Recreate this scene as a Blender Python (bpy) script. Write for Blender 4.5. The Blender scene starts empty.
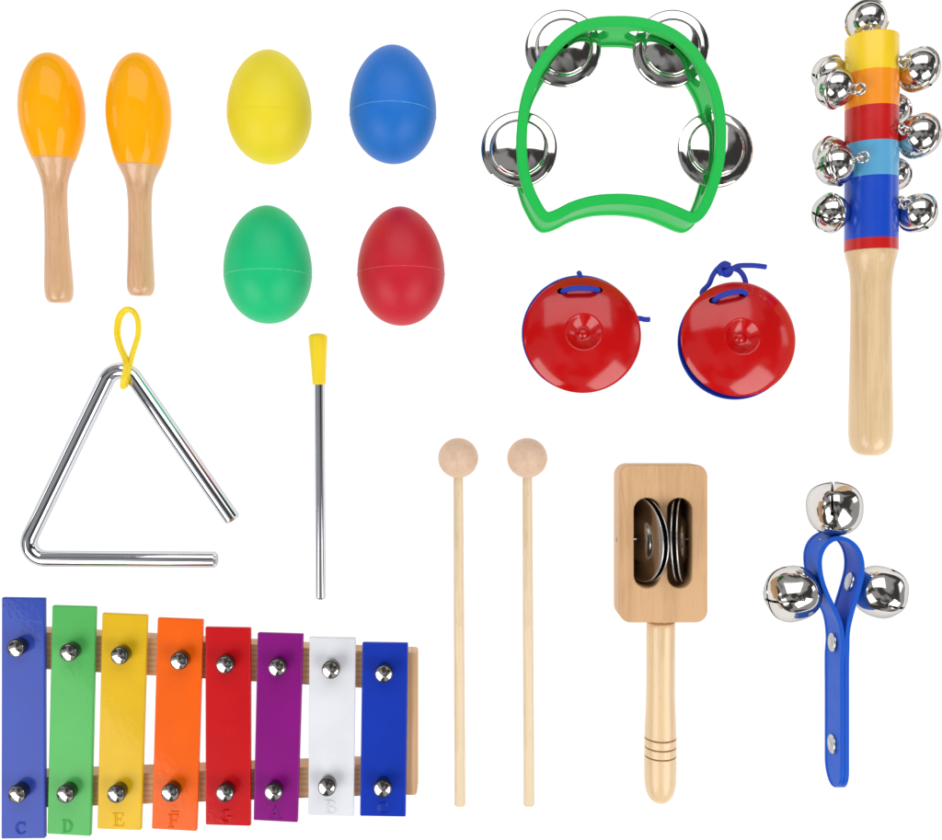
import bpy, bmesh, math, random
from mathutils import Vector, Matrix
random.seed(4)
S = 0.0005          # metres per layout unit
D = 1000.0          # camera height in layout units
PI = math.pi
scene = bpy.context.scene
C = scene.collection

def P(px, py, h=0.0):
    k = (D - h) / D
    return Vector(((px - 471) * k, (420 - py) * k, h))

# ------------------------------------------------------------------ materials
def lin(c, f=1.0):
    o = []
    for v in c:
        v = v / 255.0
        o.append(f * (v / 12.92 if v <= 0.04045 else ((v + 0.055) / 1.055) ** 2.4))
    return (*o, 1.0)

def new_mat(name):
    m = bpy.data.materials.new(name); m.use_nodes = True
    nt = m.node_tree; nt.nodes.clear()
    out = nt.nodes.new('ShaderNodeOutputMaterial'); b = nt.nodes.new('ShaderNodeBsdfPrincipled')
    nt.links.new(b.outputs[0], out.inputs[0])
    return m, nt, b

def N(nt, t, **kw):
    n = nt.nodes.new(t)
    for k, v in kw.items(): setattr(n, k, v)
    return n

def coords(nt, scale=(1, 1, 1), gen='Object'):
    t = N(nt, 'ShaderNodeTexCoord'); mp = N(nt, 'ShaderNodeMapping')
    mp.inputs['Scale'].default_value = scale
    nt.links.new(t.outputs[gen], mp.inputs[0])
    return mp.outputs[0]

def noise(nt, vec, scale, detail=3, rough=0.5, dist=0.0):
    n = N(nt, 'ShaderNodeTexNoise')
    n.inputs['Scale'].default_value = scale; n.inputs['Detail'].default_value = detail
    n.inputs['Roughness'].default_value = rough; n.inputs['Distortion'].default_value = dist
    nt.links.new(vec, n.inputs['Vector'])
    return n.outputs['Fac']

def ramp(nt, fac, stops):
    r = N(nt, 'ShaderNodeValToRGB')
    e = r.color_ramp.elements
    while len(e) < len(stops): e.new(0.5)
    for i, (p, c) in enumerate(stops):
        e[i].position = p; e[i].color = c
    nt.links.new(fac, r.inputs[0])
    return r.outputs[0]

def mrange(nt, fac, a, b, lo=0.0, hi=1.0):
    m = N(nt, 'ShaderNodeMapRange')
    m.inputs['From Min'].default_value = lo; m.inputs['From Max'].default_value = hi
    m.inputs['To Min'].default_value = a; m.inputs['To Max'].default_value = b
    nt.links.new(fac, m.inputs['Value'])
    return m.outputs[0]

def bump(nt, b, h, strength, dist):
    bp = N(nt, 'ShaderNodeBump')
    bp.inputs['Strength'].default_value = strength; bp.inputs['Distance'].default_value = dist
    nt.links.new(h, bp.inputs['Height'])
    nt.links.new(bp.outputs[0], b.inputs['Normal'])
    return bp

def plastic(name, col, rough=0.3, coat=0.0, var=0.06, bstr=0.05, bscale=900, spec=0.5, sss=0.0, f=0.85, scuff=0.0, crough=0.05):
    m, nt, b = new_mat(name)
    c = lin(col, f)
    v = coords(nt)
    n1 = noise(nt, v, 60, 4)
    lo = tuple(x * (1 - var) for x in c[:3]) + (1,)
    hi = tuple(min(1, x * (1 + var)) for x in c[:3]) + (1,)
    colr = ramp(nt, n1, [(0.3, lo), (0.7, hi)])
    if scuff:
        n3 = noise(nt, v, 420, 6, 0.75, 1.5)
        mx = N(nt, 'ShaderNodeMix', data_type='RGBA')
        nt.links.new(mrange(nt, n3, 0, scuff, 0.60, 0.75), mx.inputs[0])
        nt.links.new(colr, mx.inputs[6])
        mx.inputs[7].default_value = tuple(0.6 * x + 0.4 * 0.75 for x in c[:3]) + (1,)
        colr = mx.outputs[2]
    nt.links.new(colr, b.inputs['Base Color'])
    n2 = noise(nt, v, bscale, 3)
    nt.links.new(mrange(nt, n1, rough * 0.85, rough * 1.2, 0.3, 0.7), b.inputs['Roughness'])
    b.inputs['Specular IOR Level'].default_value = spec
    b.inputs['Coat Weight'].default_value = coat
    b.inputs['Coat Roughness'].default_value = crough
    if sss:
        b.inputs['Subsurface Weight'].default_value = sss
        b.inputs['Subsurface Radius'].default_value = (1, 1, 1)
        b.inputs['Subsurface Scale'].default_value = 0.003
    bump(nt, b, n2, bstr, 0.0003)
    return m

def enamel(name, col, f=0.85, dark=1.0):
    """glossy paint with an orange-peel surface, for the metal bars"""
    m, nt, b = new_mat(name)
    c = lin(col, f)
    v = coords(nt)
    n1 = noise(nt, v, 40, 3)
    colr = ramp(nt, n1, [(0.3, tuple(x * 0.94 for x in c[:3]) + (1,)), (0.7, tuple(min(1, x * 1.05) for x in c[:3]) + (1,))])
    sp = noise(nt, v, 1100, 2)
    mx = N(nt, 'ShaderNodeMix', data_type='RGBA')
    nt.links.new(mrange(nt, sp, 0, 0.35, 0.73, 0.78), mx.inputs[0])
    nt.links.new(colr, mx.inputs[6]); mx.inputs[7].default_value = tuple(x * 0.3 for x in c[:3]) + (1,)
    nt.links.new(mx.outputs[2], b.inputs['Base Color'])
    b.inputs['Roughness'].default_value = 0.3
    b.inputs['Specular IOR Level'].default_value = 0.12
    b.inputs['Coat Weight'].default_value = 0.2
    b.inputs['Coat Roughness'].default_value = 0.05
    n2 = noise(nt, v, 420, 2, 0.4, 0.6)
    bp = bump(nt, b, n2, 0.08, 0.0004)
    nt.links.new(bp.outputs[0], b.inputs['Coat Normal'])
    return m

def wood(name, col, axis='y', rough=0.45, contrast=0.12, grain=1.0, coat=0.15, f=0.85, rings=0.0, dark=(150, 100, 60)):
    m, nt, b = new_mat(name)
    c = lin(col, f)
    sc = {'y': (1, 0.06, 1), 'x': (0.06, 1, 1), 'z': (1, 1, 0.06)}[axis]
    v = coords(nt, sc)
    fine = noise(nt, v, 900 * grain, 6, 0.65, 0.4)
    wide = noise(nt, v, 130 * grain, 4, 0.55, 1.0)
    patch = noise(nt, coords(nt), 35, 3)
    ad = N(nt, 'ShaderNodeMath', operation='MULTIPLY_ADD')
    nt.links.new(fine, ad.inputs[0]); ad.inputs[1].default_value = 0.5
    nt.links.new(wide, ad.inputs[2])
    ad2 = N(nt, 'ShaderNodeMath', operation='MULTIPLY_ADD')
    nt.links.new(patch, ad2.inputs[0]); ad2.inputs[1].default_value = 0.45
    nt.links.new(ad.outputs[0], ad2.inputs[2])
    lo = tuple(x * (1 - 2.0 * contrast * w) for x, w in zip(c[:3], (0.7, 1.0, 1.35))) + (1,)
    hi = tuple(min(1, x * (1 + contrast)) for x in c[:3]) + (1,)
    colr = ramp(nt, ad2.outputs[0], [(0.72, lo), (1.15, hi)])
    if rings:
        w = N(nt, 'ShaderNodeTexWave', wave_type='BANDS', bands_direction='X' if axis != 'x' else 'Y')
        w.inputs['Scale'].default_value = 120; w.inputs['Distortion'].default_value = 6
        w.inputs['Detail'].default_value = 3; w.inputs['Detail Scale'].default_value = 0.6
        nt.links.new(v, w.inputs['Vector'])
        mx = N(nt, 'ShaderNodeMix', data_type='RGBA')
        nt.links.new(mrange(nt, w.outputs['Fac'], 0, rings, 0.45, 1.0), mx.inputs[0])
        nt.links.new(colr, mx.inputs[6]); mx.inputs[7].default_value = lin(dark, f)
        colr = mx.outputs[2]
    # short dark pores
    pv = coords(nt, tuple(1 if s == 1 else 0.16 for s in sc))
    pores = noise(nt, pv, 1500 * grain, 2, 0.5)
    mp = N(nt, 'ShaderNodeMix', data_type='RGBA')
    nt.links.new(mrange(nt, pores, 0, 0.30, 0.66, 0.76), mp.inputs[0])
    nt.links.new(colr, mp.inputs[6]); mp.inputs[7].default_value = lin(dark, f)
    nt.links.new(mp.outputs[2], b.inputs['Base Color'])
    nt.links.new(mrange(nt, wide, rough * 0.8, rough * 1.25, 0.3, 0.7), b.inputs['Roughness'])
    b.inputs['Coat Weight'].default_value = coat; b.inputs['Coat Roughness'].default_value = 0.15
    bump(nt, b, fine, 0.12, 0.0003)
    return m

def metal(name, col, rough=0.06, bstr=0.04, bscale=120, f=1.0):
    m, nt, b = new_mat(name)
    b.inputs['Metallic'].default_value = 1.0
    b.inputs['Specular Tint'].default_value = (0.6, 0.6, 0.6, 1)
    v = coords(nt)
    n = noise(nt, v, 90, 5, 0.6)
    c = lin(col, f)
    nt.links.new(ramp(nt, n, [(0.3, tuple(x * 0.93 for x in c[:3]) + (1,)), (0.7, c)]), b.inputs['Base Color'])
    nt.links.new(mrange(nt, noise(nt, v, 500, 5, 0.7), rough * 0.6, rough * 1.6, 0.3, 0.7), b.inputs['Roughness'])
    bump(nt, b, noise(nt, v, bscale, 2), bstr, 0.002)
    return m

M = {
 'maraca_paint': plastic('maraca_paint', (255, 174, 12), 0.09, 0.0, 0.02, 0.01, 700, spec=0.2, f=1.0),
 'egg_yellow': plastic('egg_yellow', (246, 226, 42), 0.45, 0.0, 0.03, 0.10, 1300, spec=0.3, f=0.9, sss=0.0),
 'egg_blue': plastic('egg_blue', (30, 118, 212), 0.42, 0.0, 0.06, 0.10, 1300, spec=0.3, f=0.9, sss=0.0, scuff=0.18),
 'egg_green': plastic('egg_green', (18, 202, 128), 0.42, 0.0, 0.06, 0.10, 1300, spec=0.3, f=0.9, sss=0.0, scuff=0.15),
 'egg_red': plastic('egg_red', (208, 30, 48), 0.42, 0.0, 0.06, 0.10, 1300, spec=0.3, f=0.9, sss=0.0, scuff=0.18),
 'seam_yellow': plastic('seam_yellow', (226, 200, 40), 0.5, f=0.85, var=0.1, bstr=0.5),
 'seam_blue': plastic('seam_blue', (86, 160, 228), 0.5, f=0.85, var=0.25, bstr=0.5),
 'seam_green': plastic('seam_green', (84, 222, 160), 0.5, f=0.85, var=0.25, bstr=0.5),
 'seam_red': plastic('seam_red', (222, 74, 84), 0.5, f=0.85, var=0.25, bstr=0.5),
 'green_plastic': plastic('green_plastic', (36, 198, 84), 0.38, 0.0, 0.03, 0.05, 500, spec=0.15, f=0.9),
 'red_gloss': plastic('red_gloss', (208, 16, 18), 0.13, 0.0, 0.04, 0.04, 300, scuff=0.05),
 'blue_gloss': plastic('blue_gloss', (24, 60, 190), 0.25, 0.0, 0.04, 0.04, 300),
 'cord_blue': plastic('cord_blue', (28, 56, 185), 0.7, 0.0, 0.25, 1.0, 1100),
 'strap_blue': plastic('strap_blue', (26, 92, 208), 0.42, 0.0, 0.04, 0.12, 900, spec=0.1),
 'yellow_rubber': plastic('yellow_rubber', (250, 218, 24), 0.35, 0.0, 0.04, 0.05, 700, sss=0.08, f=0.95),
 'band_yellow': plastic('band_yellow', (250, 210, 40), 0.25, 0.0, 0.03, 0.06, 500, f=0.98),
 'band_orange': plastic('band_orange', (250, 150, 24), 0.25, 0.0, 0.03, 0.06, 500, f=0.98),
 'band_red': plastic('band_red', (212, 26, 26), 0.25, 0.0, 0.03, 0.06, 500),
 'band_sky': plastic('band_sky', (98, 180, 226), 0.25, 0.0, 0.03, 0.06, 500),
 'band_blue': plastic('band_blue', (22, 78, 208), 0.25, 0.0, 0.03, 0.06, 500),
 'black_rubber': plastic('black_rubber', (26, 24, 24), 0.3, 0.3, 0.2, 0.1, 500),
 'dark_groove': plastic('dark_groove', (150, 92, 45), 0.7, 0.0, 0.2),
 'wood_maraca': wood('wood_maraca', (224, 178, 136), 'y', 0.35, 0.13, 0.8, 0.5),
 'wood_mallet_head': wood('wood_mallet_head', (232, 200, 172), 'z', 0.55, 0.07, 0.7, 0.0),
 'wood_stick': wood('wood_stick', (236, 214, 180), 'y', 0.5, 0.10, 0.8, 0.1),
 'wood_block': wood('wood_block', (222, 178, 132), 'y', 0.55, 0.09, 0.8, 0.0, dark=(170, 118, 78)),
 'wood_pale': wood('wood_pale', (236, 204, 158), 'y', 0.38, 0.09, 0.8, 0.45, dark=(196, 150, 105)),
 'wood_rail': wood('wood_rail', (214, 170, 122), 'x', 0.55, 0.12, 0.7, 0.0, rings=0.5, dark=(178, 128, 84)),
 'wood_end': wood('wood_end', (220, 178, 134), 'y', 0.55, 0.12, 0.7, 0.0, rings=0.4, dark=(182, 132, 90)),
 'chrome': metal('chrome', (214, 217, 222), 0.05, 0.0, 40),
 'nickel': metal('nickel', (218, 214, 209), 0.08, 0.035, 45),
 'steel': metal('steel', (210, 207, 203), 0.06, 0.04, 45),
 'rivet_metal': metal('rivet_metal', (205, 205, 205), 0.3, 0.1, 300),
 'brass_dark': metal('brass_dark', (140, 132, 124), 0.12, 0.06, 70),
}

# ------------------------------------------------------------------ objects
def thing(name, label, cat, loc, group=None):
    o = bpy.data.objects.new(name, None); C.objects.link(o)
    o.location = Vector(loc) * S
    o.empty_display_size = 0.01
    o['label'] = label; o['category'] = cat
    if group: o['group'] = group
    o['_o'] = 0
    ORG[o.name] = Vector(loc)
    del o['_o']
    return o
ORG = {}

def tobj(bm):
    me = bpy.data.meshes.new('tmp'); bm.to_mesh(me); bm.free()
    o = bpy.data.objects.new('tmp', me); C.objects.link(o)
    return o

def cut(bm, cutters, op='DIFFERENCE'):
    a = tobj(bm)
    for cb in cutters:
        b = tobj(cb)
        md = a.modifiers.new('b', 'BOOLEAN'); md.operation = op; md.object = b; md.solver = 'EXACT'
        dg = bpy.context.evaluated_depsgraph_get(); dg.update()
        me = bpy.data.meshes.new_from_object(a.evaluated_get(dg))
        a.modifiers.clear(); a.data = me
        bpy.data.objects.remove(b)
    out = bmesh.new(); out.from_mesh(a.data)
    bpy.data.objects.remove(a)
    return out

def part(name, bm, mat, parent=None, loc=(0, 0, 0), rot=None, sharp=38, offset=True, bevel=0, label=None):
    """bm in layout units. With offset, its verts are in world layout coords and moved to the parent's origin."""
    if parent is not None and offset:
        o0 = ORG[parent.name]
        bmesh.ops.translate(bm, verts=bm.verts, vec=-o0)
    bmesh.ops.remove_doubles(bm, verts=bm.verts, dist=1e-4)
    bmesh.ops.recalc_face_normals(bm, faces=bm.faces)
    a = math.radians(sharp)
    for f in bm.faces: f.smooth = True
    for e in bm.edges:
        e.smooth = not (len(e.link_faces) == 2 and e.calc_face_angle(0) > a)
    bmesh.ops.scale(bm, verts=bm.verts, vec=(S, S, S))
    me = bpy.data.meshes.new(name); bm.to_mesh(me); bm.free()
    me.materials.append(mat)
    o = bpy.data.objects.new(name, me); C.objects.link(o)
    o.location = Vector(loc) * S
    if rot is not None: o.rotation_euler = rot
    if parent is not None: o.parent = parent
    ORG[o.name] = ORG[parent.name] if (parent is not None and offset) else Vector((0, 0, 0))
    if bevel:
        b = o.modifiers.new('bevel', 'BEVEL'); b.width = bevel * S; b.segments = 3; b.limit_method = 'ANGLE'
        b.angle_limit = math.radians(35)
        b.harden_normals = True
    if label: o['label'] = label
    return o

def frame_of(d):
    d = d.normalized()
    u = Vector((0, 0, 1)).cross(d)
    if u.length < 1e-4: u = Vector((1, 0, 0))
    u.normalize(); v = d.cross(u)
    return u, v, d

def lathe(profile, A=Vector((0, 0, 0)), dr=Vector((0, 0, 1)), seg=64, closed=False, lobes=None):
    """profile: (t, r) pairs; t along dr from A."""
    bm = bmesh.new(); u, v, d = frame_of(dr); rings = []
    for (t, r) in profile:
        c = A + d * t
        if r < 1e-5: rings.append([bm.verts.new(c)])
        else:
            ring = []
            for i in range(seg):
                a = 2 * PI * i / seg
                k = 1 if lobes is None else lobes(t, a)
                ring.append(bm.verts.new(c + (u * math.cos(a) + v * math.sin(a)) * r * k))
            rings.append(ring)
    n = len(rings)
    for j in range(n if closed else n - 1):
        a, b = rings[j], rings[(j + 1) % n]
        for i in range(seg):
            k = (i + 1) % seg
            if len(a) == 1 and len(b) == 1: break
            if len(a) == 1: bm.faces.new((a[0], b[i], b[k]))
            elif len(b) == 1: bm.faces.new((a[i], a[k], b[0]))
            else: bm.faces.new((a[i], a[k], b[k], b[i]))
    if not closed:
        for r in (rings[0], rings[-1]):
            if len(r) > 1: bm.faces.new(r)
    return bm

def smooth_profile(pts, n=8):
    """Catmull-Rom through (t, r) points"""
    out = []
    for i in range(len(pts) - 1):
        p0 = pts[max(0, i - 1)]; p1 = pts[i]; p2 = pts[i + 1]; p3 = pts[min(len(pts) - 1, i + 2)]
        for k in range(n):
            t = k / n
            out.append(tuple(0.5 * ((2 * b) + (-a + c) * t + (2 * a - 5 * b + 4 * c - d) * t * t + (-a + 3 * b - 3 * c + d) * t ** 3)
                             for a, b, c, d in zip(p0, p1, p2, p3)))
    out.append(tuple(pts[-1]))
    return out

def crv(pts, n=8, closed=False):
    if not closed:
        return [Vector(p) for p in smooth_profile([tuple(p) for p in pts], n)]
    out = []; m = len(pts)
    for i in range(m):
        p = [pts[(i + k) % m] for k in (-1, 0, 1, 2)]
        for k in range(n):
            t = k / n
            out.append(Vector(tuple(0.5 * ((2 * b) + (-a + c) * t + (2 * a - 5 * b + 4 * c - d) * t * t + (-a + 3 * b - 3 * c + d) * t ** 3)
                             for a, b, c, d in zip(*p))))
    return out

def tube(path, r, seg=16, closed=False, radii=None, flat=1.0, bm=None):
    bm = bm or bmesh.new()
    n = len(path); rings = []
    prev = None
    for i, p in enumerate(path):
        a = path[(i - 1) % n] if (closed or i > 0) else path[0]
        b = path[(i + 1) % n] if (closed or i < n - 1) else path[-1]
        d = (b - a).normalized()
        if prev is None:
            u = Vector((0, 0, 1)).cross(d)
            if u.length < 1e-3: u = Vector((1, 0, 0)).cross(d)
        else:
            u = prev - d * prev.dot(d)
        u.normalize(); prev = u; v = d.cross(u)
        rr = radii[i] if radii else r
        rings.append([bm.verts.new(p + (u * math.cos(2 * PI * k / seg) + v * flat * math.sin(2 * PI * k / seg)) * rr) for k in range(seg)])
    for j in range(n if closed else n - 1):
        a, b = rings[j], rings[(j + 1) % n]
        for i in range(seg):
            k = (i + 1) % seg
            bm.faces.new((a[i], a[k], b[k], b[i]))
    if not closed:
        bm.faces.new(rings[0]); bm.faces.new(rings[-1])
    return bm

def prism(poly, z0, z1, bm=None):
    bm = bm or bmesh.new()
    a = [bm.verts.new((x, y, z0)) for x, y in poly]; b = [bm.verts.new((x, y, z1)) for x, y in poly]
    bm.faces.new(a[::-1]); bm.faces.new(b)
    n = len(poly)
    for i in range(n): bm.faces.new((a[i], a[(i + 1) % n], b[(i + 1) % n], b[i]))
    return bm

def round_poly(x0, y0, x1, y1, r, n=10):
    out = []
    for cx, cy, a0 in ((x1 - r, y1 - r, 0), (x0 + r, y1 - r, 90), (x0 + r, y0 + r, 180), (x1 - r, y0 + r, 270)):
        for k in range(n + 1):
            a = math.radians(a0 + 90 * k / n)
            out.append((cx + r * math.cos(a), cy + r * math.sin(a)))
    return out

def box(x0, x1, y0, y1, z0, z1): return prism([(x0, y0), (x1, y0), (x1, y1), (x0, y1)], z0, z1)

def xform(bm, m):
    bmesh.ops.transform(bm, matrix=m, verts=bm.verts); return bm

def torus(R, r, seg=40, s2=12, sy=1.0):
    return tube([Vector((R * math.cos(2 * PI * i / seg), sy * R * math.sin(2 * PI * i / seg), 0)) for i in range(seg)], r, s2, True)

def dup(o, parent, loc, rot):
    c = o.copy(); C.objects.link(c); c.parent = parent
    c.location = Vector(loc) * S; c.rotation_euler = rot
    for ch in list(o.children):
        k = ch.copy(); C.objects.link(k); k.parent = c
    return c

def rot_to(d, spin=0.0):
    """euler turning local +Z to direction d"""
    q = Vector((0, 0, 1)).rotation_difference(Vector(d).normalized())
    return (q.to_matrix() @ Matrix.Rotation(spin, 3, 'Z')).to_euler()

# ================================================================== backdrop
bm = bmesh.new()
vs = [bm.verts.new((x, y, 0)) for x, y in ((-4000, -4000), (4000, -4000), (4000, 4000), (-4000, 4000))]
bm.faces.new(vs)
m, nt, b = new_mat('white_added_glow')
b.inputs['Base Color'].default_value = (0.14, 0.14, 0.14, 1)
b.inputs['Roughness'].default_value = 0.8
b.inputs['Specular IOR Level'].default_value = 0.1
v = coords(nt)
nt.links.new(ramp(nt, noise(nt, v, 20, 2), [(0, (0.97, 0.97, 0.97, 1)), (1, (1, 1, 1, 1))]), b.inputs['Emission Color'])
b.inputs['Emission Strength'].default_value = 0.88  # glow added to keep the ground pure white and wash out shadows
bk = part('glowing_backdrop', bm, m); bk['kind'] = 'structure'

# ================================================================== maracas
def maraca(top, bot, r, prof_head, prof_handle, split, label):
    A = P(top[0], top[1], r + 2); B = P(bot[0], bot[1], 15)
    d = (B - A); L = d.length; k = L / (bot[1] - top[1])
    t = thing('maraca', label, 'maraca', ((A + B) / 2 - Vector((0, 0, (A.z + B.z) / 2))), 'pair of maracas')
    hp = smooth_profile([(a * k, q * 0.935) for a, q in prof_head[:-2]], 8) + [(a * k, q * 0.935) for a, q in prof_head[-2:]]
    part('head', lathe(hp, A, d, 96), M['maraca_paint'], t, sharp=50)
    gp = smooth_profile([(a * k, q * 0.94) for a, q in prof_handle], 8)
    part('handle', lathe(gp, A, d, 72), M['wood_maraca'], t, sharp=50)

def ell(a, r, tmax, n=22, tc=None):
    tc = tc or a
    out = []
    for i in range(n + 1):
        ang = PI * i / n
        t = tc - a * math.cos(ang)
        if t > tmax: break
        out.append((t, r * math.sin(ang) ** 0.94 if 0 < i < n else 0.0))
    return out
def head_prof(a, r, te, re):
    e = [(t, q) for t, q in ell(a, r, te - 21)]
    e.append((te - 12, re + 4.6))
    return e + [(te, re), (te + 0.2, re - 0.6), (te + 0.2, 0)]
maraca((49.6, 53), (59.5, 302), 33, head_prof(57, 33.0, 105.5, 21.4),
       [(104, 0), (104.5, 20.2), (106, 20.5), (111, 18.4), (118, 16), (126, 13.6), (138, 12), (160, 11.6), (190, 12.3), (215, 13.6), (233, 14.4), (242, 13.8), (247.5, 11.8), (250, 8), (250, 0)],
       105, 'amber yellow maraca at far left with its bare wooden handle slanting right')
maraca((138, 53), (141, 296), 32, head_prof(59.5, 32.8, 112.5, 21.6),
       [(111, 0), (111.5, 20.3), (113, 20.8), (118, 18.4), (126, 15), (135, 13), (148, 12), (170, 11.9), (195, 12.6), (218, 13.6), (229, 14.1), (236, 13.6), (241, 11.4), (243, 8), (243, 0)],
       112, 'amber yellow maraca standing straight, right one of the pair, next to the yellow egg')

# ================================================================== egg shakers
def egg(cx, y0, y1, w, seam, mat, smat, label, tilt, lean=0.0):
    r = w / 2 * 0.965
    L = (y1 - y0) * 0.955
    sy = seam
    top = P(cx, y0, r * 0.8); 
    d = Vector((math.sin(lean), -math.cos(lean) * math.cos(tilt), math.sin(tilt)))
    c = P(cx, (y0 + y1) / 2, r)
    A = c - d * (L / 2)
    tm = L * 0.565
    prof = []
    n = 40
    for i in range(n + 1):
        a = PI * i / n
        if a < PI / 2:
            x = tm * (1 - math.cos(a)); q = r * (math.sin(a) ** 1.08)
        else:
            x = tm + (L - tm) * -math.cos(a); q = r * (max(0, math.sin(a)) ** 0.97)
        prof.append((x, q if 0 < i < n else 0.0))
    t = thing('egg_shaker', label, 'egg shaker', (c.x, c.y, 0), 'egg shakers')
    part('shell', lathe(prof, A, d, 96), mat, t, sharp=60)
    ts = L * (seam - y0) / (y1 - y0)
    # radius at seam
    q = None
    for (a, b), (e, f) in zip(prof, prof[1:]):
        if a <= ts <= e: q = b + (f - b) * (ts - a) / (e - a)
    u, v, dd = frame_of(d)
    path = []
    rnd = random.Random(int(cx + y0))
    for i in range(160):
        a = 2 * PI * i / 160
        path.append(A + dd * (ts + rnd.uniform(-.10, .10)) + (u * math.cos(a) + v * math.sin(a)) * (q - 0.15))
    radii = [0.42 + rnd.uniform(-.14, .2) for _ in path]
    part('seam', tube(path, 0.5, 8, True, radii), smat, t)
egg(269.5, 50, 164, 83, 121, M['egg_yellow'], M['egg_yellow'], 'yellow egg shaker beside the right maraca', 0.03)
egg(393, 45, 163.5, 86, 117, M['egg_blue'], M['seam_blue'], 'blue egg shaker with a pale seam, above the red one', 0.05)
egg(268, 205, 324, 86.5, 277.5, M['egg_green'], M['seam_green'], 'mint green egg shaker with a pale seam, below the yellow egg', 0.05, 0.02)
egg(401, 206, 326, 86.5, 275, M['egg_red'], M['seam_red'], 'red egg shaker below the blue egg', 0.06, 0.02)

# ================================================================== tambourine
H = 55.0
outer = [(616,15.5),(634,16),(651.5,19),(668,25),(682,33),(696,46),(706,60.5),(716,78),(722,96),(726,118),(726.5,140),(725,160),(721,178),(716,194),
         (710,208),(703,218),(695,222.5),(686,221),(672,215),(655,208.5),(636,205),(617,204),(596,205.5),(576,211),(562,218),(553,221.5),(545,222),(538,217),
         (531,206),(524,191),(518.5,170),(516.5,148),(517,127),(520,103),(526,82),(535,64),(547,47),(562,32),(580,21),(598,16.5)]
pth = crv([P(x, y, H) for x, y in outer], 8, True)
n = len(pth)
nrm = []
for i in range(n):
    d = (pth[(i + 1) % n] - pth[i - 1]); nrm.append(Vector((d.y, -d.x, 0)).normalized())   # inward (path runs clockwise)
for _ in range(4):
    nrm = [(nrm[i - 1] + nrm[i] * 2 + nrm[(i + 1) % n]).normalized() for i in range(n)]
W = 10.0
def zz(z): return z
sec = [(0.8, 0), (0, 1), (0, 7), (1.4, 8.2), (1.4, 12), (2.0, 12.8), (2.0, 42), (1.4, 42.8), (1.4, 46), (0, 47.2), (0, 54), (1.2, 55),
       (W - 1.2, 55), (W, 54), (W, 48.5), (W - 1.8, 47.5), (W - 1.8, 8), (W, 7), (W, 1), (W - 0.8, 0)]
bm = bmesh.new(); rings = []
for i in range(n):
    rings.append([bm.verts.new((pth[i].x + nrm[i].x * q, pth[i].y + nrm[i].y * q, z)) for q, z in sec])
for i in range(n):
    a, b = rings[i], rings[(i + 1) % n]
    for j in range(len(sec)):
        k = (j + 1) % len(sec)
        bm.faces.new((a[j], b[j], b[k], a[k]))
bmesh.ops.recalc_face_normals(bm, faces=bm.faces)
jp = [((562.7, 48.7), 36.2), ((670, 48), 36), ((519.4, 148), 36.5), ((716, 149.7), 36.5)]
cutters = []; jinfo = []
for (x, y), r in jp:
    c = P(x, y, 30)
    i = min(range(n), key=lambda i: (Vector((pth[i].x, pth[i].y, 0)) - Vector((c.x, c.y, 0))).length)
    nn = nrm[i]
    ang = math.atan2(nn.y, nn.x)
    cb = prism(round_poly(-44, -14.5, 44, 14.5, 14, 8), -26, 26)
    # local x -> tangent, y -> z, z -> normal
    tx = Vector((-nn.y, nn.x, 0))
    m4 = Matrix(((tx.x, 0, nn.x, pth[i].x + nn.x * 5), (tx.y, 0, nn.y, pth[i].y + nn.y * 5), (0, 1, 0, 27.5), (0, 0, 0, 1)))
    xform(cb, m4); bmesh.ops.recalc_face_normals(cb, faces=cb.faces)
    cutters.append(cb); jinfo.append((c, r, Vector((pth[i].x, pth[i].y, 0)) + nn * 5))
bm = cut(bm, cutters)
tb = thing('tambourine', 'green plastic half moon tambourine with four pairs of silver jingles', 'tambourine', P(620, 125, 0))
part('frame', bm, M['green_plastic'], tb, sharp=32, bevel=0)

def jingle_bm(r):
    k = r / 36.0
    top = [(3, 8.6), (9, 8.4), (15, 7.7), (21, 6.5), (25.0, 5.3), (26.2, 4.2), (27.2, 2.8), (28.4, 2.3), (31.5, 1.9), (34.5, 1.1), (35.6, 0.6)]
    prof = smooth_profile([(z, q * k) for q, z in top], 4)
    back = [(a - 1.0, b - 0.2) for a, b in reversed(prof)]
    prof = prof + [(0.2, 36.2 * k), (-0.6, 36.0 * k)] + back
    bm = lathe(prof, seg=80, closed=True)
    return bm
jd = bpy.data.objects
tilts = [((0.06, 0.03), (0.0, 0.05)), ((0.09, -0.04), (0.06, -0.02)), ((-0.03, -0.06), (0.0, -0.02)), ((-0.05, 0.04), (0.0, 0.06))]
for (c, r, on), tl in zip(jinfo, tilts):
    base = Vector((c.x, c.y, 27.5)) - ORG[tb.name]
    for s, (a, b) in zip((1, -1), tl):
        jb = jingle_bm(r)
        # near disc shows its dished back, the far one its domed back
        e = Matrix.Rotation(a, 3, 'X') @ Matrix.Rotation(b, 3, 'Y')
        if s < 0: e = e @ Matrix.Rotation(PI, 3, 'X')
        part('jingle', jb, M['steel'], tb, base + Vector((0, 0, 2.8 * s)) + Vector((a * 14, b * 14, 0)), e.to_euler(), sharp=60, offset=False)
    part('pin', lathe([(9, 0), (9, 1.5), (46, 1.5), (46, 0)], Vector((c.x, c.y, 0)) * 1, Vector((0, 0, 1)), 16), M['steel'], tb)

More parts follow.
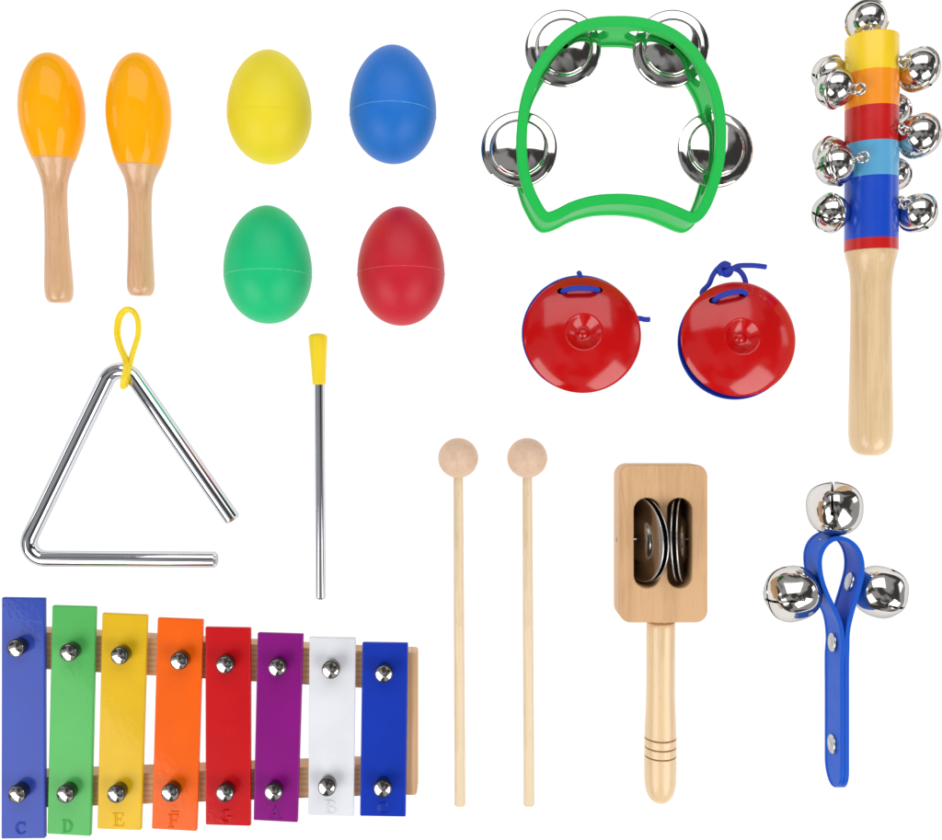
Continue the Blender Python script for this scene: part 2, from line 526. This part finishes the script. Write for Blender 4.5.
# ================================================================== finger castanets
def castanet(cx, cy, r, holes, label, low_off, tilt, cords, spin):
    c = P(cx, cy, 24)
    t = thing('finger_castanet', label, 'castanet', (c.x, c.y, 0), 'red finger castanets')
    def shell(rr):
        k = rr / 57.0
        up = [(0, 9.8), (2.2, 9.5), (4.4, 8.2), (5.9, 7.0), (7.4, 7.1), (11, 9.4), (14, 11.7), (16.2, 13.6), (17.5, 14.4), (20, 14.3), (30, 12.6), (40, 9.6), (49, 5.6), (54.5, 2.4), (56.8, 0.4)]
        p = smooth_profile([(z, q * k) for q, z in up], 5)
        back = [(56.6, -0.4), (55.4, -0.6), (49, 3.2), (40, 7.2), (30, 10.2), (20, 11.8), (0, 1.8)]
        return p + [(z, q * k) for q, z in back]
    bmU = lathe(shell(r), seg=112)
    cs = []
    for hx, hy in holes:
        # holes in local coordinates of the upper shell
        h = P(hx, hy, 24 + 6) - c
        lb = lathe([(-20, 5.0), (30, 5.0)], Vector((0, 0, 0)), Vector((0, 0, 1)), 28)
        dirn = math.atan2(holes[1][1] - holes[0][1], holes[1][0] - holes[0][0])
        xform(lb, Matrix.Rotation(-dirn, 4, 'Z') @ Matrix.Diagonal((1.05, 0.72, 1, 1)))
        cs.append(xform(lb, Matrix.Translation((h.x, h.y, 0))))
    lowb = lathe(shell(r), seg=96)
    lo_cs = [x.copy() for x in cs]
    bmU = cut(bmU, cs)
    lowb = cut(lowb, lo_cs)
    part('upper_shell', bmU, M['red_gloss'], t, (0, 0, 22), (tilt[0], tilt[1], 0), sharp=34, offset=False)
    part('lower_shell', lowb, M['blue_gloss'], t, (low_off[0], low_off[1], 16), (PI, 0, 0), sharp=34, offset=False, label='blue lower shell peeping out behind the red one')
    for pts in cords:
        path = crv([P(x, y, z) for x, y, z in pts], 8)
        part('cord', tube(path, 2.6, 14), M['cord_blue'], t, sharp=60)
    return t
castanet(582.3, 334.5, 57.8, ((563, 291), (598, 290)), 'red finger castanet with only a short blue cord end on its right side',
         (-1.2, 1.6), (-0.10, 0.0), [[(562.5, 292.5, 18), (563.5, 291, 27), (567, 289.5, 32.5), (573, 288.4, 34), (581, 288, 34.5), (589, 288.4, 34), (594.5, 289.2, 32), (597.5, 290, 27), (598, 291, 18)],
                           [(630, 318, 14), (640, 318.5, 12), (645, 319.5, 11), (649.5, 319.5, 10)],
                           [(585, 290, 17), (581, 279, 16), (579.5, 274, 12), (579, 273, 10)]], 0)
castanet(738.6, 338.8, 56.8, ((715, 300.5), (744.5, 293.5)), 'red finger castanet with a knotted blue cord loop sticking out at the top',
         (-1.4, -2.8), (-0.09, 0.03), [[(713.5, 302.5, 18), (715, 300, 28), (719, 296.8, 33.6), (725, 294.4, 35.2), (731, 292.6, 35.6), (738, 291.5, 35), (742.5, 291.6, 33), (745.5, 293, 28), (746, 295, 18)],
                           [(708, 303, 14), (702, 293, 10), (709, 284, 9), (713, 275, 9), (719, 267.5, 10), (726, 266, 12), (731, 270, 12), (728, 275, 11), (722, 273, 13), (719, 268, 13), (724, 263.5, 11), (729, 265, 7)],
                           [(722, 275, 6), (718, 269, 6), (727, 268, 8), (738, 270, 9), (744, 277, 10), (746, 287, 12), (744, 296, 14)],
                           [(724, 273, 14), (731, 269.5, 14), (738, 266, 11), (748, 265.4, 9), (757, 265.8, 8), (766, 267, 7)]], 0)

# ================================================================== small bells
def bell_parts(r, lob=0.0, slit=1.3, power=2.0):
    prof = []
    nn = 36
    for i in range(nn + 1):
        a = PI * i / nn
        s, c_ = math.sin(a), math.cos(a)
        k = (abs(s) ** power + abs(c_) ** power) ** (-1 / power)
        rad = r * k
        prof.append((-c_ * rad, s * rad if 0 < i < nn else 0.0))
    # t runs from -r (mouth) to +r (crown); flange at equator
    fl = []
    for t, q in prof:
        fl.append((t, q))
        if lob == 0.0 and abs(t) < 1e-6 * r: pass
    if lob == 0.0:
        e = []
        for t, q in prof:
            if abs(t) < r * 0.04:
                e += [(-1.7, r * 0.995), (-1.5, r * 1.07), (-0.8, r * 1.09), (0.8, r * 1.09), (1.5, r * 1.07), (1.7, r * 0.995)]
            else: e.append((t, q))
        fl = e
    inner = [(t * 0.93, q * 0.93) for t, q in prof]
    f = (lambda t, a: 1 + lob * math.cos(4 * a) * max(0.0, min(1.0, (r * 0.7 - t) / (1.5 * r)))) if lob else None
    bm = lathe(fl, seg=72, lobes=f)
    ib = lathe(inner, seg=48, lobes=f)
    cs = [ib]
    for k in (0, 1):
        sb = box(-r * 1.3, r * 1.3, -slit, slit, -r * 1.5, -r * 0.12)
        if k: xform(sb, Matrix.Rotation(PI / 2, 4, 'Z'))
        cs.append(sb)
        for s in (-1, 1):
            hb = lathe([(-r * 1.4, slit * 1.9), (r * 1.4, slit * 1.9)], Vector((0, 0, 0)), Vector((0, 1, 0)) if k else Vector((1, 0, 0)), 16)
            if s == 1: cs.append(xform(hb, Matrix.Translation((0, 0, -r * 0.12))))
            else: hb.free()
    return cut(bm, cs)

def wire_loop(r, R=6.2, w=1.25):
    b = torus(R, w, 36, 10)
    xform(b, Matrix.Translation((0, 0, r + R * 0.55)) @ Matrix.Rotation(PI / 2, 4, 'X'))
    return b

# ================================================================== bell stick
bs = thing('bell_stick', 'striped wooden stick with silver jingle bells screwed all round it', 'bell stick', P(872, 240, 0))
A = Vector((P(873.5, 0, 46).x, P(0, 27.5, 67).y, 42.4)); B = Vector((P(870.3, 0, 27).x, P(0, 455.5, 30).y, 27))
d = B - A; L = d.length; k = L / 423.0
def along(py): return (py - 32.5) * k
bands = [(32.5, 70, 'band_yellow'), (70, 105, 'band_orange'), (105, 140, 'band_red'), (140, 174.5, 'band_sky'), (174.5, 236, 'band_blue'), (236, 247, 'band_red')]
R0 = 24.6
for i, (a, b, mname) in enumerate(bands):
    t0, t1 = along(a), along(b)
    rr = R0 + (0.04 * (i % 2))
    pr = [(t0, 0), (t0, rr - 1.2), (t0 + 0.35, rr - 0.4), (t0 + 1.2, rr), (t1, rr), (t1, 0)] if i == 0 else [(t0, 0), (t0, rr), (t1, rr), (t1, 0)]
    part('colour_band', lathe(pr, A, d, 96), M[mname], bs, sharp=40, label=mname.replace('band_', '').replace('sky', 'sky blue') + (' painted band' if i < 5 else ' thin painted ring above the bare handle'))
hp = [(along(247), 0), (along(247) + 0.05, 24), (along(252), 23.6), (along(262), 21.2), (along(276), 19.3), (along(300), 18.8), (along(340), 19.1), (along(380), 19.8), (along(415), 20.3), (along(436), 20.2), (along(446), 18.4), (along(452), 14.5), (along(455), 9), (along(456), 0)]
part('handle', lathe([hp[0]] + smooth_profile(hp[1:], 8), A, d, 80), M['wood_pale'], bs, sharp=50)
proto_mesh = None
# (bell centre px, height), (eye px, height)
bells = [((867, 20.5, 36), (871, 33, 62), 18.8, 0.3),
         ((829.5, 74, 20), (850, 80, 36), 17.0, 0.2),
         ((835, 88, 52), (856, 89, 66), 18.2, 0.9),
         ((918.5, 69.5, 46), (900, 61, 62), 19.8, 0.5),
         ((893, 111, 20), (889, 116, 30), 16.5, 0.1),
         ((919, 136, 48), (900, 128, 64), 20.0, 0.0),
         ((830.5, 155, 22), (852, 150, 40), 17.0, 0.6),
         ((835.5, 165.5, 54), (860, 158, 67), 18.8, 0.2),
         ((893, 174, 20), (889, 182, 30), 16.5, 0.7),
         ((830.5, 213, 42), (856, 210, 30), 17.6, 0.75),
         ((917.5, 213, 44), (899, 199, 60), 18.2, 0.4)]
bproto = None
for (c3, e3, r, spin) in bells:
    c = P(*c3); e = P(*e3); dv = (e - c)
    loc = c - ORG[bs.name]
    if bproto is None:
        bproto = part('bell', bell_parts(20.0), M['nickel'], bs, loc, rot_to(dv, spin), sharp=40, offset=False)
        wl = part('wire_loop', wire_loop(20.0), M['nickel'], bproto, offset=False)
        o = bproto
    else:
        o = dup(bproto, bs, loc, rot_to(dv, spin))
    o.scale = (r / 20,) * 3
    # screw eye: ring linked with the loop plus its shank into the stick
    u = dv.normalized()
    ring_c = c + u * (r + 6.5)
    rb = torus(5.0, 1.2, 32, 10)
    xform(rb, Matrix.Translation(ring_c) @ rot_to(u).to_matrix().to_4x4() @ Matrix.Rotation(PI / 2, 4, 'Y'))
    ax = A + d.normalized() * ((ring_c - A).dot(d.normalized()))
    sd = (ax - ring_c)
    if sd.length > 5: tube([ring_c + sd.normalized() * 4.5, ring_c + sd.normalized() * max(5.0, sd.length - 18)], 1.2, 10, bm=rb)
    part('screw_eye', rb, M['nickel'], bs)

# ================================================================== triangle
def fillet(pts, R, n=16):
    out = [pts[0]]
    for a, b, c in zip(pts, pts[1:], pts[2:]):
        u = (a - b).normalized(); v = (c - b).normalized()
        half = u.angle(v) / 2
        tl = R / math.tan(half); cen = b + (u + v).normalized() * (R / math.sin(half))
        p0, p1 = b + u * tl, b + v * tl
        va, vb = p0 - cen, p1 - cen
        ang = va.angle(vb)
        for k in range(n + 1):
            t = k / n
            w = (va * math.sin((1 - t) * ang) + vb * math.sin(t * ang)) / math.sin(ang)
            out.append(cen + w)
    out.append(pts[-1])
    return out
z = 8.2
path = fillet([P(233.5, 520.5, z), P(118.5, 355, z), P(19.5, 558.5, z), P(217, 559.6, z)], 16)
def chamfer_ends(path, r):
    a = path[0] + (path[0] - path[1]).normalized(); p = [path[0]] ; radii = [r]
    u = (path[0] - path[1]).normalized(); v = (path[-1] - path[-2]).normalized()
    P0 = [path[0] + u * 0, path[0] - u * 2.2]; P1 = [path[-1] - v * 2.2, path[-1]]
    return P0 + path[1:-1] + P1, [r * 0.72, r] + [r] * (len(path) - 2) + [r, r * 0.72]
pp, rr = chamfer_ends(path, 7.9)
tr = thing('triangle', 'silver steel triangle with a yellow hanging loop at its top', 'triangle', P(115, 470, 0))
part('rod', tube(pp, 8, 40, radii=rr), M['chrome'], tr, sharp=30)
loop = crv([P(125, 385, 9), P(124, 386, 16), P(124.4, 379, 20.5), P(126.6, 368, 18.5), P(125.4, 359, 13), P(120, 346, 8), P(117.3, 333, 6), P(118.6, 320, 6), P(123, 312, 6), P(128.6, 309.6, 6), P(134.2, 312.5, 6), P(138, 321, 6),
            P(138.2, 334, 6), P(135, 346, 7), P(131.6, 357, 11), P(129.4, 367, 14), P(127.5, 377, 15), P(125.5, 383.5, 12), P(125.5, 384.5, 8)], 8)
part('hanging_loop', tube(loop, 3.9, 16, flat=0.7), M['yellow_rubber'], tr, sharp=60)

# ================================================================== beater
bt = thing('triangle_beater', 'thin steel triangle beater with a yellow rubber grip', 'beater', P(319, 470, 0))
A = P(319.3, 372, 7.6); B = P(320.8, 599, 5.2); d = B - A; L = d.length
part('rod', lathe([(0, 0), (0, 5.0), (L - 2, 5.0), (L, 3.6), (L, 0)], A, d, 40), M['chrome'], bt, sharp=30)
A = P(317.8, 333, 9.5); B = P(319.1, 384.5, 7.6); d = B - A; L = d.length
part('grip', lathe(smooth_profile([(0, 0), (0.8, 5.5), (2.4, 8.6), (4.5, 9.3), (8, 9.2), (L * 0.5, 7.9), (L - 4, 6.7), (L - 1, 6.5), (L, 5.7)], 6) + [(L, 0)], A, d, 48), M['yellow_rubber'], bt, sharp=40)

# ================================================================== xylophone
xy = thing('xylophone', 'eight bar xylophone of rainbow coloured metal bars on a pine frame', 'xylophone', P(210, 720, 0))
ZR = 26.0; ZB = 34.0
def quad_prism(pts, z0, z1, zref):
    q = [P(x, y, zref) for x, y in pts]
    return prism([(p.x, p.y) for p in q], z0, z1)
part('rail', quad_prism([(15, 630.5), (404, 653.5), (404, 690.5), (15, 667.5)], 0, ZR, ZR), M['wood_rail'], xy, bevel=0.8)
part('rail', quad_prism([(15, 778.2), (404, 763), (404, 794.5), (15, 808.7)], 0, ZR, ZR), M['wood_rail'], xy, bevel=0.8)
e0 = P(404.3, 795, ZR); e1 = P(417, 652.5, ZR)
part('end_block', prism(round_poly(e0.x, e0.y, e1.x, e1.y, 3.4, 6), 0, ZR + 0.6), M['wood_end'], xy, bevel=0.8)
e0 = P(5, 812, ZR); e1 = P(14.7, 627, ZR)
part('end_block', prism(round_poly(e0.x, e0.y, e1.x, e1.y, 3.4, 6), 0, ZR + 0.6), M['wood_end'], xy, bevel=0.8)

def letter(ch):
    """strokes of a stamped serif capital, unit height, centred"""
    def arc(cx, cy, rx, ry, a0, a1, n=14):
        return [(cx + rx * math.cos(math.radians(a0 + (a1 - a0) * i / n)), cy + ry * math.sin(math.radians(a0 + (a1 - a0) * i / n))) for i in range(n + 1)]
    if ch == 'C': return [arc(0.02, 0, .42, .48, 40, 320), arc(0.06, 0, .30, .40, 60, 300), [(.34, .48), (.34, .18)], [(.36, -.34), (.30, -.22)]]
    if ch == 'D': return [[(-.42, .5), (-.02, .5)], [(-.42, -.5), (-.02, -.5)], [(-.3, .5), (-.3, -.5)], [(-.17, .44), (-.17, -.44)], arc(-.05, 0, .45, .5, 90, -90), arc(-.12, 0, .38, .44, 90, -90)]
    if ch == 'E': return [[(-.42, .5), (.38, .5), (.38, .28)], [(-.42, -.5), (.42, -.5), (.42, -.24)], [(-.28, .5), (-.28, -.5)], [(-.14, .42), (-.14, -.42)], [(-.14, .02), (.2, .02)], [(.2, .16), (.2, -.13)]]
    if ch == 'F': return [[(-.42, .5), (.4, .5), (.4, .24)], [(-.42, -.5), (.02, -.5)], [(-.26, .5), (-.26, -.5)], [(-.12, .42), (-.12, -.48)], [(-.12, .02), (.2, .02)], [(.2, .16), (.2, -.13)], [(-.2, .72), (.46, .74)]]
    if ch == 'G': return [arc(0, 0, .44, .5, 45, 300), arc(0.04, 0, .31, .42, 65, 290), [(.34, .46), (.34, .2)], [(.06, -.04), (.46, -.04)], [(.2, -.05), (.2, -.45)], [(.33, -.05), (.33, -.42)]]
    if ch == 'A': return [[(-.36, -.5), (0, .5), (.36, -.5)], [(.02, .34), (.24, -.48)], [(-.24, -.14), (.2, -.14)], [(-.5, -.5), (-.2, -.5)], [(.12, -.5), (.5, -.5)]]
    if ch == 'B': return [[(-.42, .5), (.02, .5)], [(-.42, -.5), (.05, -.5)], [(-.28, .5), (-.28, -.5)], [(-.15, .44), (-.15, -.44)], arc(0, .25, .3, .25, 90, -90), arc(0, -.25, .38, .25, 90, -90), [(-.15, 0), (.02, 0)]]
bars = [
 ('C', (54, 80, 184), [(1.5,597.4),(44.6,598),(45,838.5),(1,839)], (14.9,648.6), (16,794.8), (20.8,828), 'long periwinkle blue'),
 ('D', (88, 192, 96), [(52,605.5),(95.8,606.7),(90.5,836.4),(47,834)], (67.9,652.8), (64.6,794.8), (67.5,826), 'green'),
 ('E', (238, 192, 26), [(102,613),(147.3,615),(141,830.5),(97,829)], (119,656), (115.5,794.8), (118.5,819.5), 'yellow'),
 ('F', (255, 104, 6), [(157.4,617.7),(203,619.5),(196.7,831.4),(151.5,829)], (178.6,661.4), (169.6,793.6), (173.5,820.6), 'orange'),
 ('G', (208, 18, 26), [(205,627),(250.6,627.8),(250.6,826.3),(205.4,825)], (224.4,665), (224.4,793.9), (226.5,815.5), 'red'),
 ('A', (142, 18, 132), [(257.4,632.6),(303.3,634),(297.6,822.7),(253.3,820.4)], (276.8,668), (273,793), (275.3,812), 'purple'),
 ('B', (236, 238, 244), [(309.2,637),(355.7,638),(353.6,816.8),(308,815.3)], (330.4,670.4), (326.5,788), (331,806.7), 'white'),
 ('C', (22, 58, 184), [(362.2,642.4),(408,643),(405.7,817),(359.8,816.2)], (383.6,674.2), (382.4,789.4), (383,807.9), 'short deep blue'),
]
ZP = 47.5
peg0 = None
for ch, col, q, u1, u2, lp, nm in bars:
    mt = enamel('enamel_' + nm.replace(' ', '_'), col)
    bmq = quad_prism(q, ZB - 5.5, ZB, ZB)
    barr = part('bar', bmq, mt, xy, bevel=1.3, label='%s metal bar stamped %s' % (nm, ch))
    lb = bmesh.new(); c = P(*lp, ZB); hh = 12.0
    sk = -0.02
    for st in letter(ch):
        tube([Vector((c.x + x * hh + y * sk * hh, c.y + y * hh, ZB + 0.05)) for x, y in st], 0.62, 8, bm=lb)
    part('note_letter', lb, mt, barr)
    for (hx, hy) in (u1, u2):
        c = P(hx, hy, ZP)
        if peg0 is None:
            pb = lathe([(ZR - 4, 0), (ZR - 4, 3.0), (ZB + 0.3, 3.0), (ZB + 0.3, 7.6), (ZB + 3.5, 8.2), (ZP - 3, 8.6), (ZP - 1.6, 8.4), (ZP - 1.2, 7.6), (ZP - 1.2, 0)], Vector((0, 0, 0)), Vector((0, 0, 1)), 40)
            peg0 = part('peg', pb, M['black_rubber'], xy, (c.x - ORG[xy.name].x, c.y - ORG[xy.name].y, 0), offset=False)
            cap = lathe([(ZP - 1.3, 0), (ZP - 1.3, 7.3), (ZP - 1.0, 7.4), (ZP - 0.6, 7.1), (ZP + 0.1, 5.4), (ZP + 0.75, 3.2), (ZP + 1.1, 1.3), (ZP + 1.15, 0.8), (ZP + 1.05, 0)], Vector((0, 0, 0)), Vector((0, 0, 1)), 40)
            part('peg_cap', cap, M['brass_dark'] if False else M['nickel'], peg0, offset=False, sharp=25)
        else:
            dup(peg0, xy, (c.x - ORG[xy.name].x, c.y - ORG[xy.name].y, 0), (0, 0, 0))

# ================================================================== mallets
def mallet(x, label):
    c = P(x, 458, 20)
    t = thing('mallet', label, 'mallet', (c.x, c.y, 0), 'pair of wooden mallets')
    rr = 19.7
    hb = bmesh.new(); bmesh.ops.create_uvsphere(hb, u_segments=64, v_segments=40, radius=rr); xform(hb, Matrix.Translation(c))
    part('head', hb, M['wood_mallet_head'], t, sharp=80)
    B = P(x + 1.8, 805, 5.6); A = c + (B - c).normalized() * 14; d = B - A; L = d.length
    part('shaft', lathe([(0, 0), (0, 4.75), (L * 0.4, 5.2), (L - 1, 5.5), (L, 5.0), (L, 0)], A, d, 32), M['wood_stick'], t, sharp=30)
    return t
mallet(458.2, 'pale wooden mallet on the left of its pair, just right of the xylophone')
mallet(527.2, 'pale wooden mallet on the right of its pair, next to the wooden jingle clapper')

# ================================================================== wooden jingle clapper
Z0, Z1 = 12.0, 48.0
jc = thing('jingle_clapper', 'wooden handled block clapper with metal discs in two slots', 'jingle clapper', P(661, 620, 0))
a = P(619, 622.8, Z1); b = P(707.8, 464.6, Z1)
blk = prism(round_poly(a.x, a.y, b.x, b.y, 11.5, 12), Z0, Z1)
def slot(x0, x1, y0, y1):
    s0 = P(x0, y1, Z1); s1 = P(x1, y0, Z1)
    return prism(round_poly(s0.x, s0.y, s1.x, s1.y, (s1.x - s0.x) / 2 - 0.1, 12), Z0 + 1.5, Z1 + 5)
sl = [slot(634, 660, 498, 588), slot(667.6, 691.8, 498, 588)]
part('block', cut(blk, sl), M['wood_block'], jc, sharp=40, bevel=2.0)
pin_z = 34.0
py = P(0, 541, Z1).y
p0 = P(617, 541, pin_z); p1 = P(707, 541, pin_z)
part('pin', tube([Vector((a.x - 0.5, py, pin_z)), Vector((b.x - 3, py, pin_z))], 1.0, 12), M['chrome'], jc)
part('nail_head', lathe([(-1.2, 0), (-1.2, 1.8), (-0.4, 2.6), (0.6, 2.6), (0.6, 0)], Vector((a.x, py, pin_z)), Vector((1, 0, 0)), 20), M['rivet_metal'], jc)
def clap_disc(r, back=1):
    top = [(1.4, 3.6), (8, 4.4), (15, 4.6), (20, 3.4), (23, 1.8), (26, 1.2), (r - 4, 0.6), (r - 1.0, 0.2)]
    p = smooth_profile([(z * back, q) for q, z in top], 4)
    bk = [(a_ - 0.9 * back, b_) for a_, b_ in reversed(p)]
    return lathe(p + [(-0.5 * back, r)] + bk, seg=80, closed=True)
org = ORG[jc.name]
for xc, lean, rot2, off in ((643, 0.38, 0.03, 2.2), (679.5, -0.33, -0.03, 2.0)):
    c = P(xc, 541, pin_z)
    for s in (-1, 1):
        # disc axis starts along x and leans towards / away from the camera
        ax = Vector((math.cos(lean), 0.03, -math.sin(lean)))
        R = rot_to(ax)
        jg = part('jingle', clap_disc(40.0, s), M['brass_dark'], jc, Vector((c.x, py, pin_z)) - org + ax * (s * off * 1.25), R, sharp=60, offset=False)
        part('rim', torus(40.0, 0.75, 90, 10), M['rivet_metal'], jg, offset=False)
A = P(660.8, 621.5, 32); B = P(660.2, 802.5, 19); d = B - A; L = d.length
def tt(y): return L * (y - 621.5) / 181.0
hp = [(-6, 0), (-6, 10), (-1, 10), (0.3, 13.4)]
mid = smooth_profile([(1.2, 13.8), (tt(650), 13.9), (tt(690), 13.9), (tt(715), 14.7), (tt(734.5), 15.4)], 6)
gro = []
for gy in (736, 745, 754):
    gro += [(tt(gy) - 0.9, 15.55), (tt(gy) - 0.4, 14.7), (tt(gy) + 0.4, 14.7), (tt(gy) + 0.9, 15.6)]
end = smooth_profile([(tt(757), 15.6), (tt(775), 15.6), (tt(786), 14.9), (tt(794), 12.6), (tt(799.5), 8.6), (tt(802.4), 3.6), (tt(802.6), 0)], 6)
part('handle', lathe(hp + mid + gro + end, A, d, 72), M['wood_pale'], jc, sharp=28)
u, v, dd = frame_of(d)
for gy in (736, 745, 754):
    c = A + dd * tt(gy)
    part('groove', tube([c + (u * math.cos(2 * PI * i / 60) + v * math.sin(2 * PI * i / 60)) * 14.75 for i in range(60)], 0.5, 8, True), M['dark_groove'], jc)

# ================================================================== bell wand with blue strap
SH = 42.0
wd = thing('strap_bells', 'blue plastic strap folded into a loop and handle with three large silver bells', 'hand bells', P(838, 640, 0))
near = [(842.2, 794), (842.3, 776), (842.3, 740), (842.3, 700), (842.2, 665), (843.2, 645), (840.8, 625), (835, 610.5), (828.5, 597), (823, 583), (820.2, 569), (820.6, 556), (826, 545), (836, 538.6),
        (847, 540), (856.5, 547.5), (861.6, 559), (862.3, 574), (858.5, 591), (852.5, 611), (848.2, 630), (847.4, 648), (847, 665), (847, 700), (847, 740), (847, 776), (847, 794)]
pth = crv([P(x, y, SH) for x, y in near], 8)
cum = [0]
for a_, b_ in zip(pth, pth[1:]): cum.append(cum[-1] + (b_ - a_).length)
tot = cum[-1]
bm = bmesh.new(); rings = []
hw = SH / 2
th = 2.1
n = len(pth)
for i, p in enumerate(pth):
    a_ = pth[max(0, i - 1)]; b_ = pth[min(n - 1, i + 1)]
    dd = (b_ - a_); nn = Vector((-dd.y, dd.x, 0)).normalized()
    e = min(cum[i], tot - cum[i])
    hz = hw if e >= hw else math.sqrt(max(0.0, hw * hw - (hw - e) ** 2))
    hz = max(hz, 1.5)
    q = [(-hz, th), (-hz, -th), (-hz + 3.2 if hz > 6 else -hz * .5, -th), (-hz + 4.2 if hz > 6 else -hz * .4, -th + 0.8), (hz - 4.2 if hz > 6 else hz * .4, -th + 0.8), (hz - 3.2 if hz > 6 else hz * .5, -th), (hz, -th), (hz, th),
         (hz - 3.2 if hz > 6 else hz * .5, th), (hz - 4.2 if hz > 6 else hz * .4, th - 0.8), (-hz + 4.2 if hz > 6 else -hz * .4, th - 0.8), (-hz + 3.2 if hz > 6 else -hz * .5, th)]
    rings.append([bm.verts.new((p.x + nn.x * o, p.y + nn.y * o, hw + z_)) for z_, o in q])
# extra samples near the rounded ends come from the dense curve
for i in range(n - 1):
    a_, b_ = rings[i], rings[i + 1]
    for j in range(12):
        k_ = (j + 1) % 12
        bm.faces.new((a_[j], a_[k_], b_[k_], b_[j]))
bm.faces.new(rings[0]); bm.faces.new(rings[-1])
part('strap', bm, M['strap_blue'], wd, sharp=35, bevel=0.5)
def rivet(px_, py_, pz, nrmv):
    rb = lathe([(-0.5, 0), (-0.5, 9.4), (0.9, 9.2), (1.7, 8.0), (1.9, 6.0), (1.2, 4.4), (1.0, 0)], Vector((0, 0, 0)), Vector((0, 0, 1)), 36)
    c = P(px_, py_, SH); c.z = pz
    part('rivet', rb, M['rivet_metal'], wd, c - ORG[wd.name], rot_to(nrmv), offset=False, sharp=50)
rivet(840.2, 647, 21, (-1, 0.05, 0)); rivet(839.8, 751, 21, (-1, 0, 0)); rivet(857.8, 585, 21, (-1, 0.25, 0))
rivet(836.5, 541.5, 21, (0.05, -1, 0))
big = None
BR = 25.0
for (cx, cy, cz), (ex, ey, ez), spin, tw in (((834.5, 508.5, 27), (836.5, 540, 21), 0.55, 1.03), ((792.5, 593.5, 27), (824, 585, 21), 0.25, 1.05), ((880, 592, 24), (862, 586, 22), 0.9, 1.0)):
    c = P(cx, cy, cz); e = P(ex, ey, ez)
    if big is None:
        big = part('bell', bell_parts(BR, 0.06, 1.2, 2.4), M['nickel'], wd, c - ORG[wd.name], rot_to(e - c, spin), sharp=40, offset=False)
        sh = lathe([(BR * 0.9, 0), (BR * 0.9, 3), (BR * 1.08, 3), (BR * 1.08, 0)], seg=20)
        part('stud', sh, M['nickel'], big, offset=False)
        o = big
    else:
        o = dup(big, wd, c - ORG[wd.name], rot_to(e - c, spin))
    o.scale = (tw,) * 3

# ================================================================== studio light
w = bpy.data.worlds.new('World'); scene.world = w; w.use_nodes = True
nt = w.node_tree; nt.nodes.clear()
out = N(nt, 'ShaderNodeOutputWorld'); bg = N(nt, 'ShaderNodeBackground')
nt.links.new(bg.outputs[0], out.inputs[0])
tc = N(nt, 'ShaderNodeTexCoord')
nz = noise(nt, tc.outputs['Generated'], 1.8, 2, 0.4, 0.5)
colr = ramp(nt, nz, [(0.46, (0.06, 0.058, 0.056, 1)), (0.54, (0.42, 0.42, 0.43, 1))])
nt.links.new(colr, bg.inputs[0]); bg.inputs[1].default_value = 0.8

def panel(loc, sx, sy, radiance, col=(1, 1, 1), target=(0, 0, 0)):
    l = bpy.data.lights.new('softbox', 'AREA'); l.shape = 'RECTANGLE'; l.size = sx * S; l.size_y = sy * S
    l.energy = radiance * PI * sx * sy * S * S; l.color = col
    o = bpy.data.objects.new('softbox', l); C.objects.link(o)
    o.location = Vector(loc) * S
    o.rotation_euler = (Vector(target) - Vector(loc)).to_track_quat('-Z', 'Y').to_euler()
    return o
panel((-1030, -940, 1080), 1300, 950, 3.7, (1, 0.99, 0.975))
panel((1050, -900, 1080), 1200, 950, 3.7, (1, 0.99, 0.975))
panel((60, 1090, 1130), 1800, 1050, 1.75, (0.98, 0.99, 1))
panel((-2000, 400, 600), 500, 500, 1.5)
panel((2000, 500, 600), 500, 500, 1.5)

# ================================================================== camera
cam = bpy.data.cameras.new('Camera'); co = bpy.data.objects.new('Camera', cam); C.objects.link(co)
cam.sensor_width = 36; cam.lens = 36 * D / 942.0
co.location = (0, 0, D * S); co.rotation_euler = (0, 0, 0)
cam.clip_start = 0.01; cam.clip_end = 50
scene.camera = co
scene.view_settings.view_transform = 'Standard'; scene.view_settings.look = 'None'
scene.view_settings.exposure = 0.22; scene.view_settings.gamma = 1
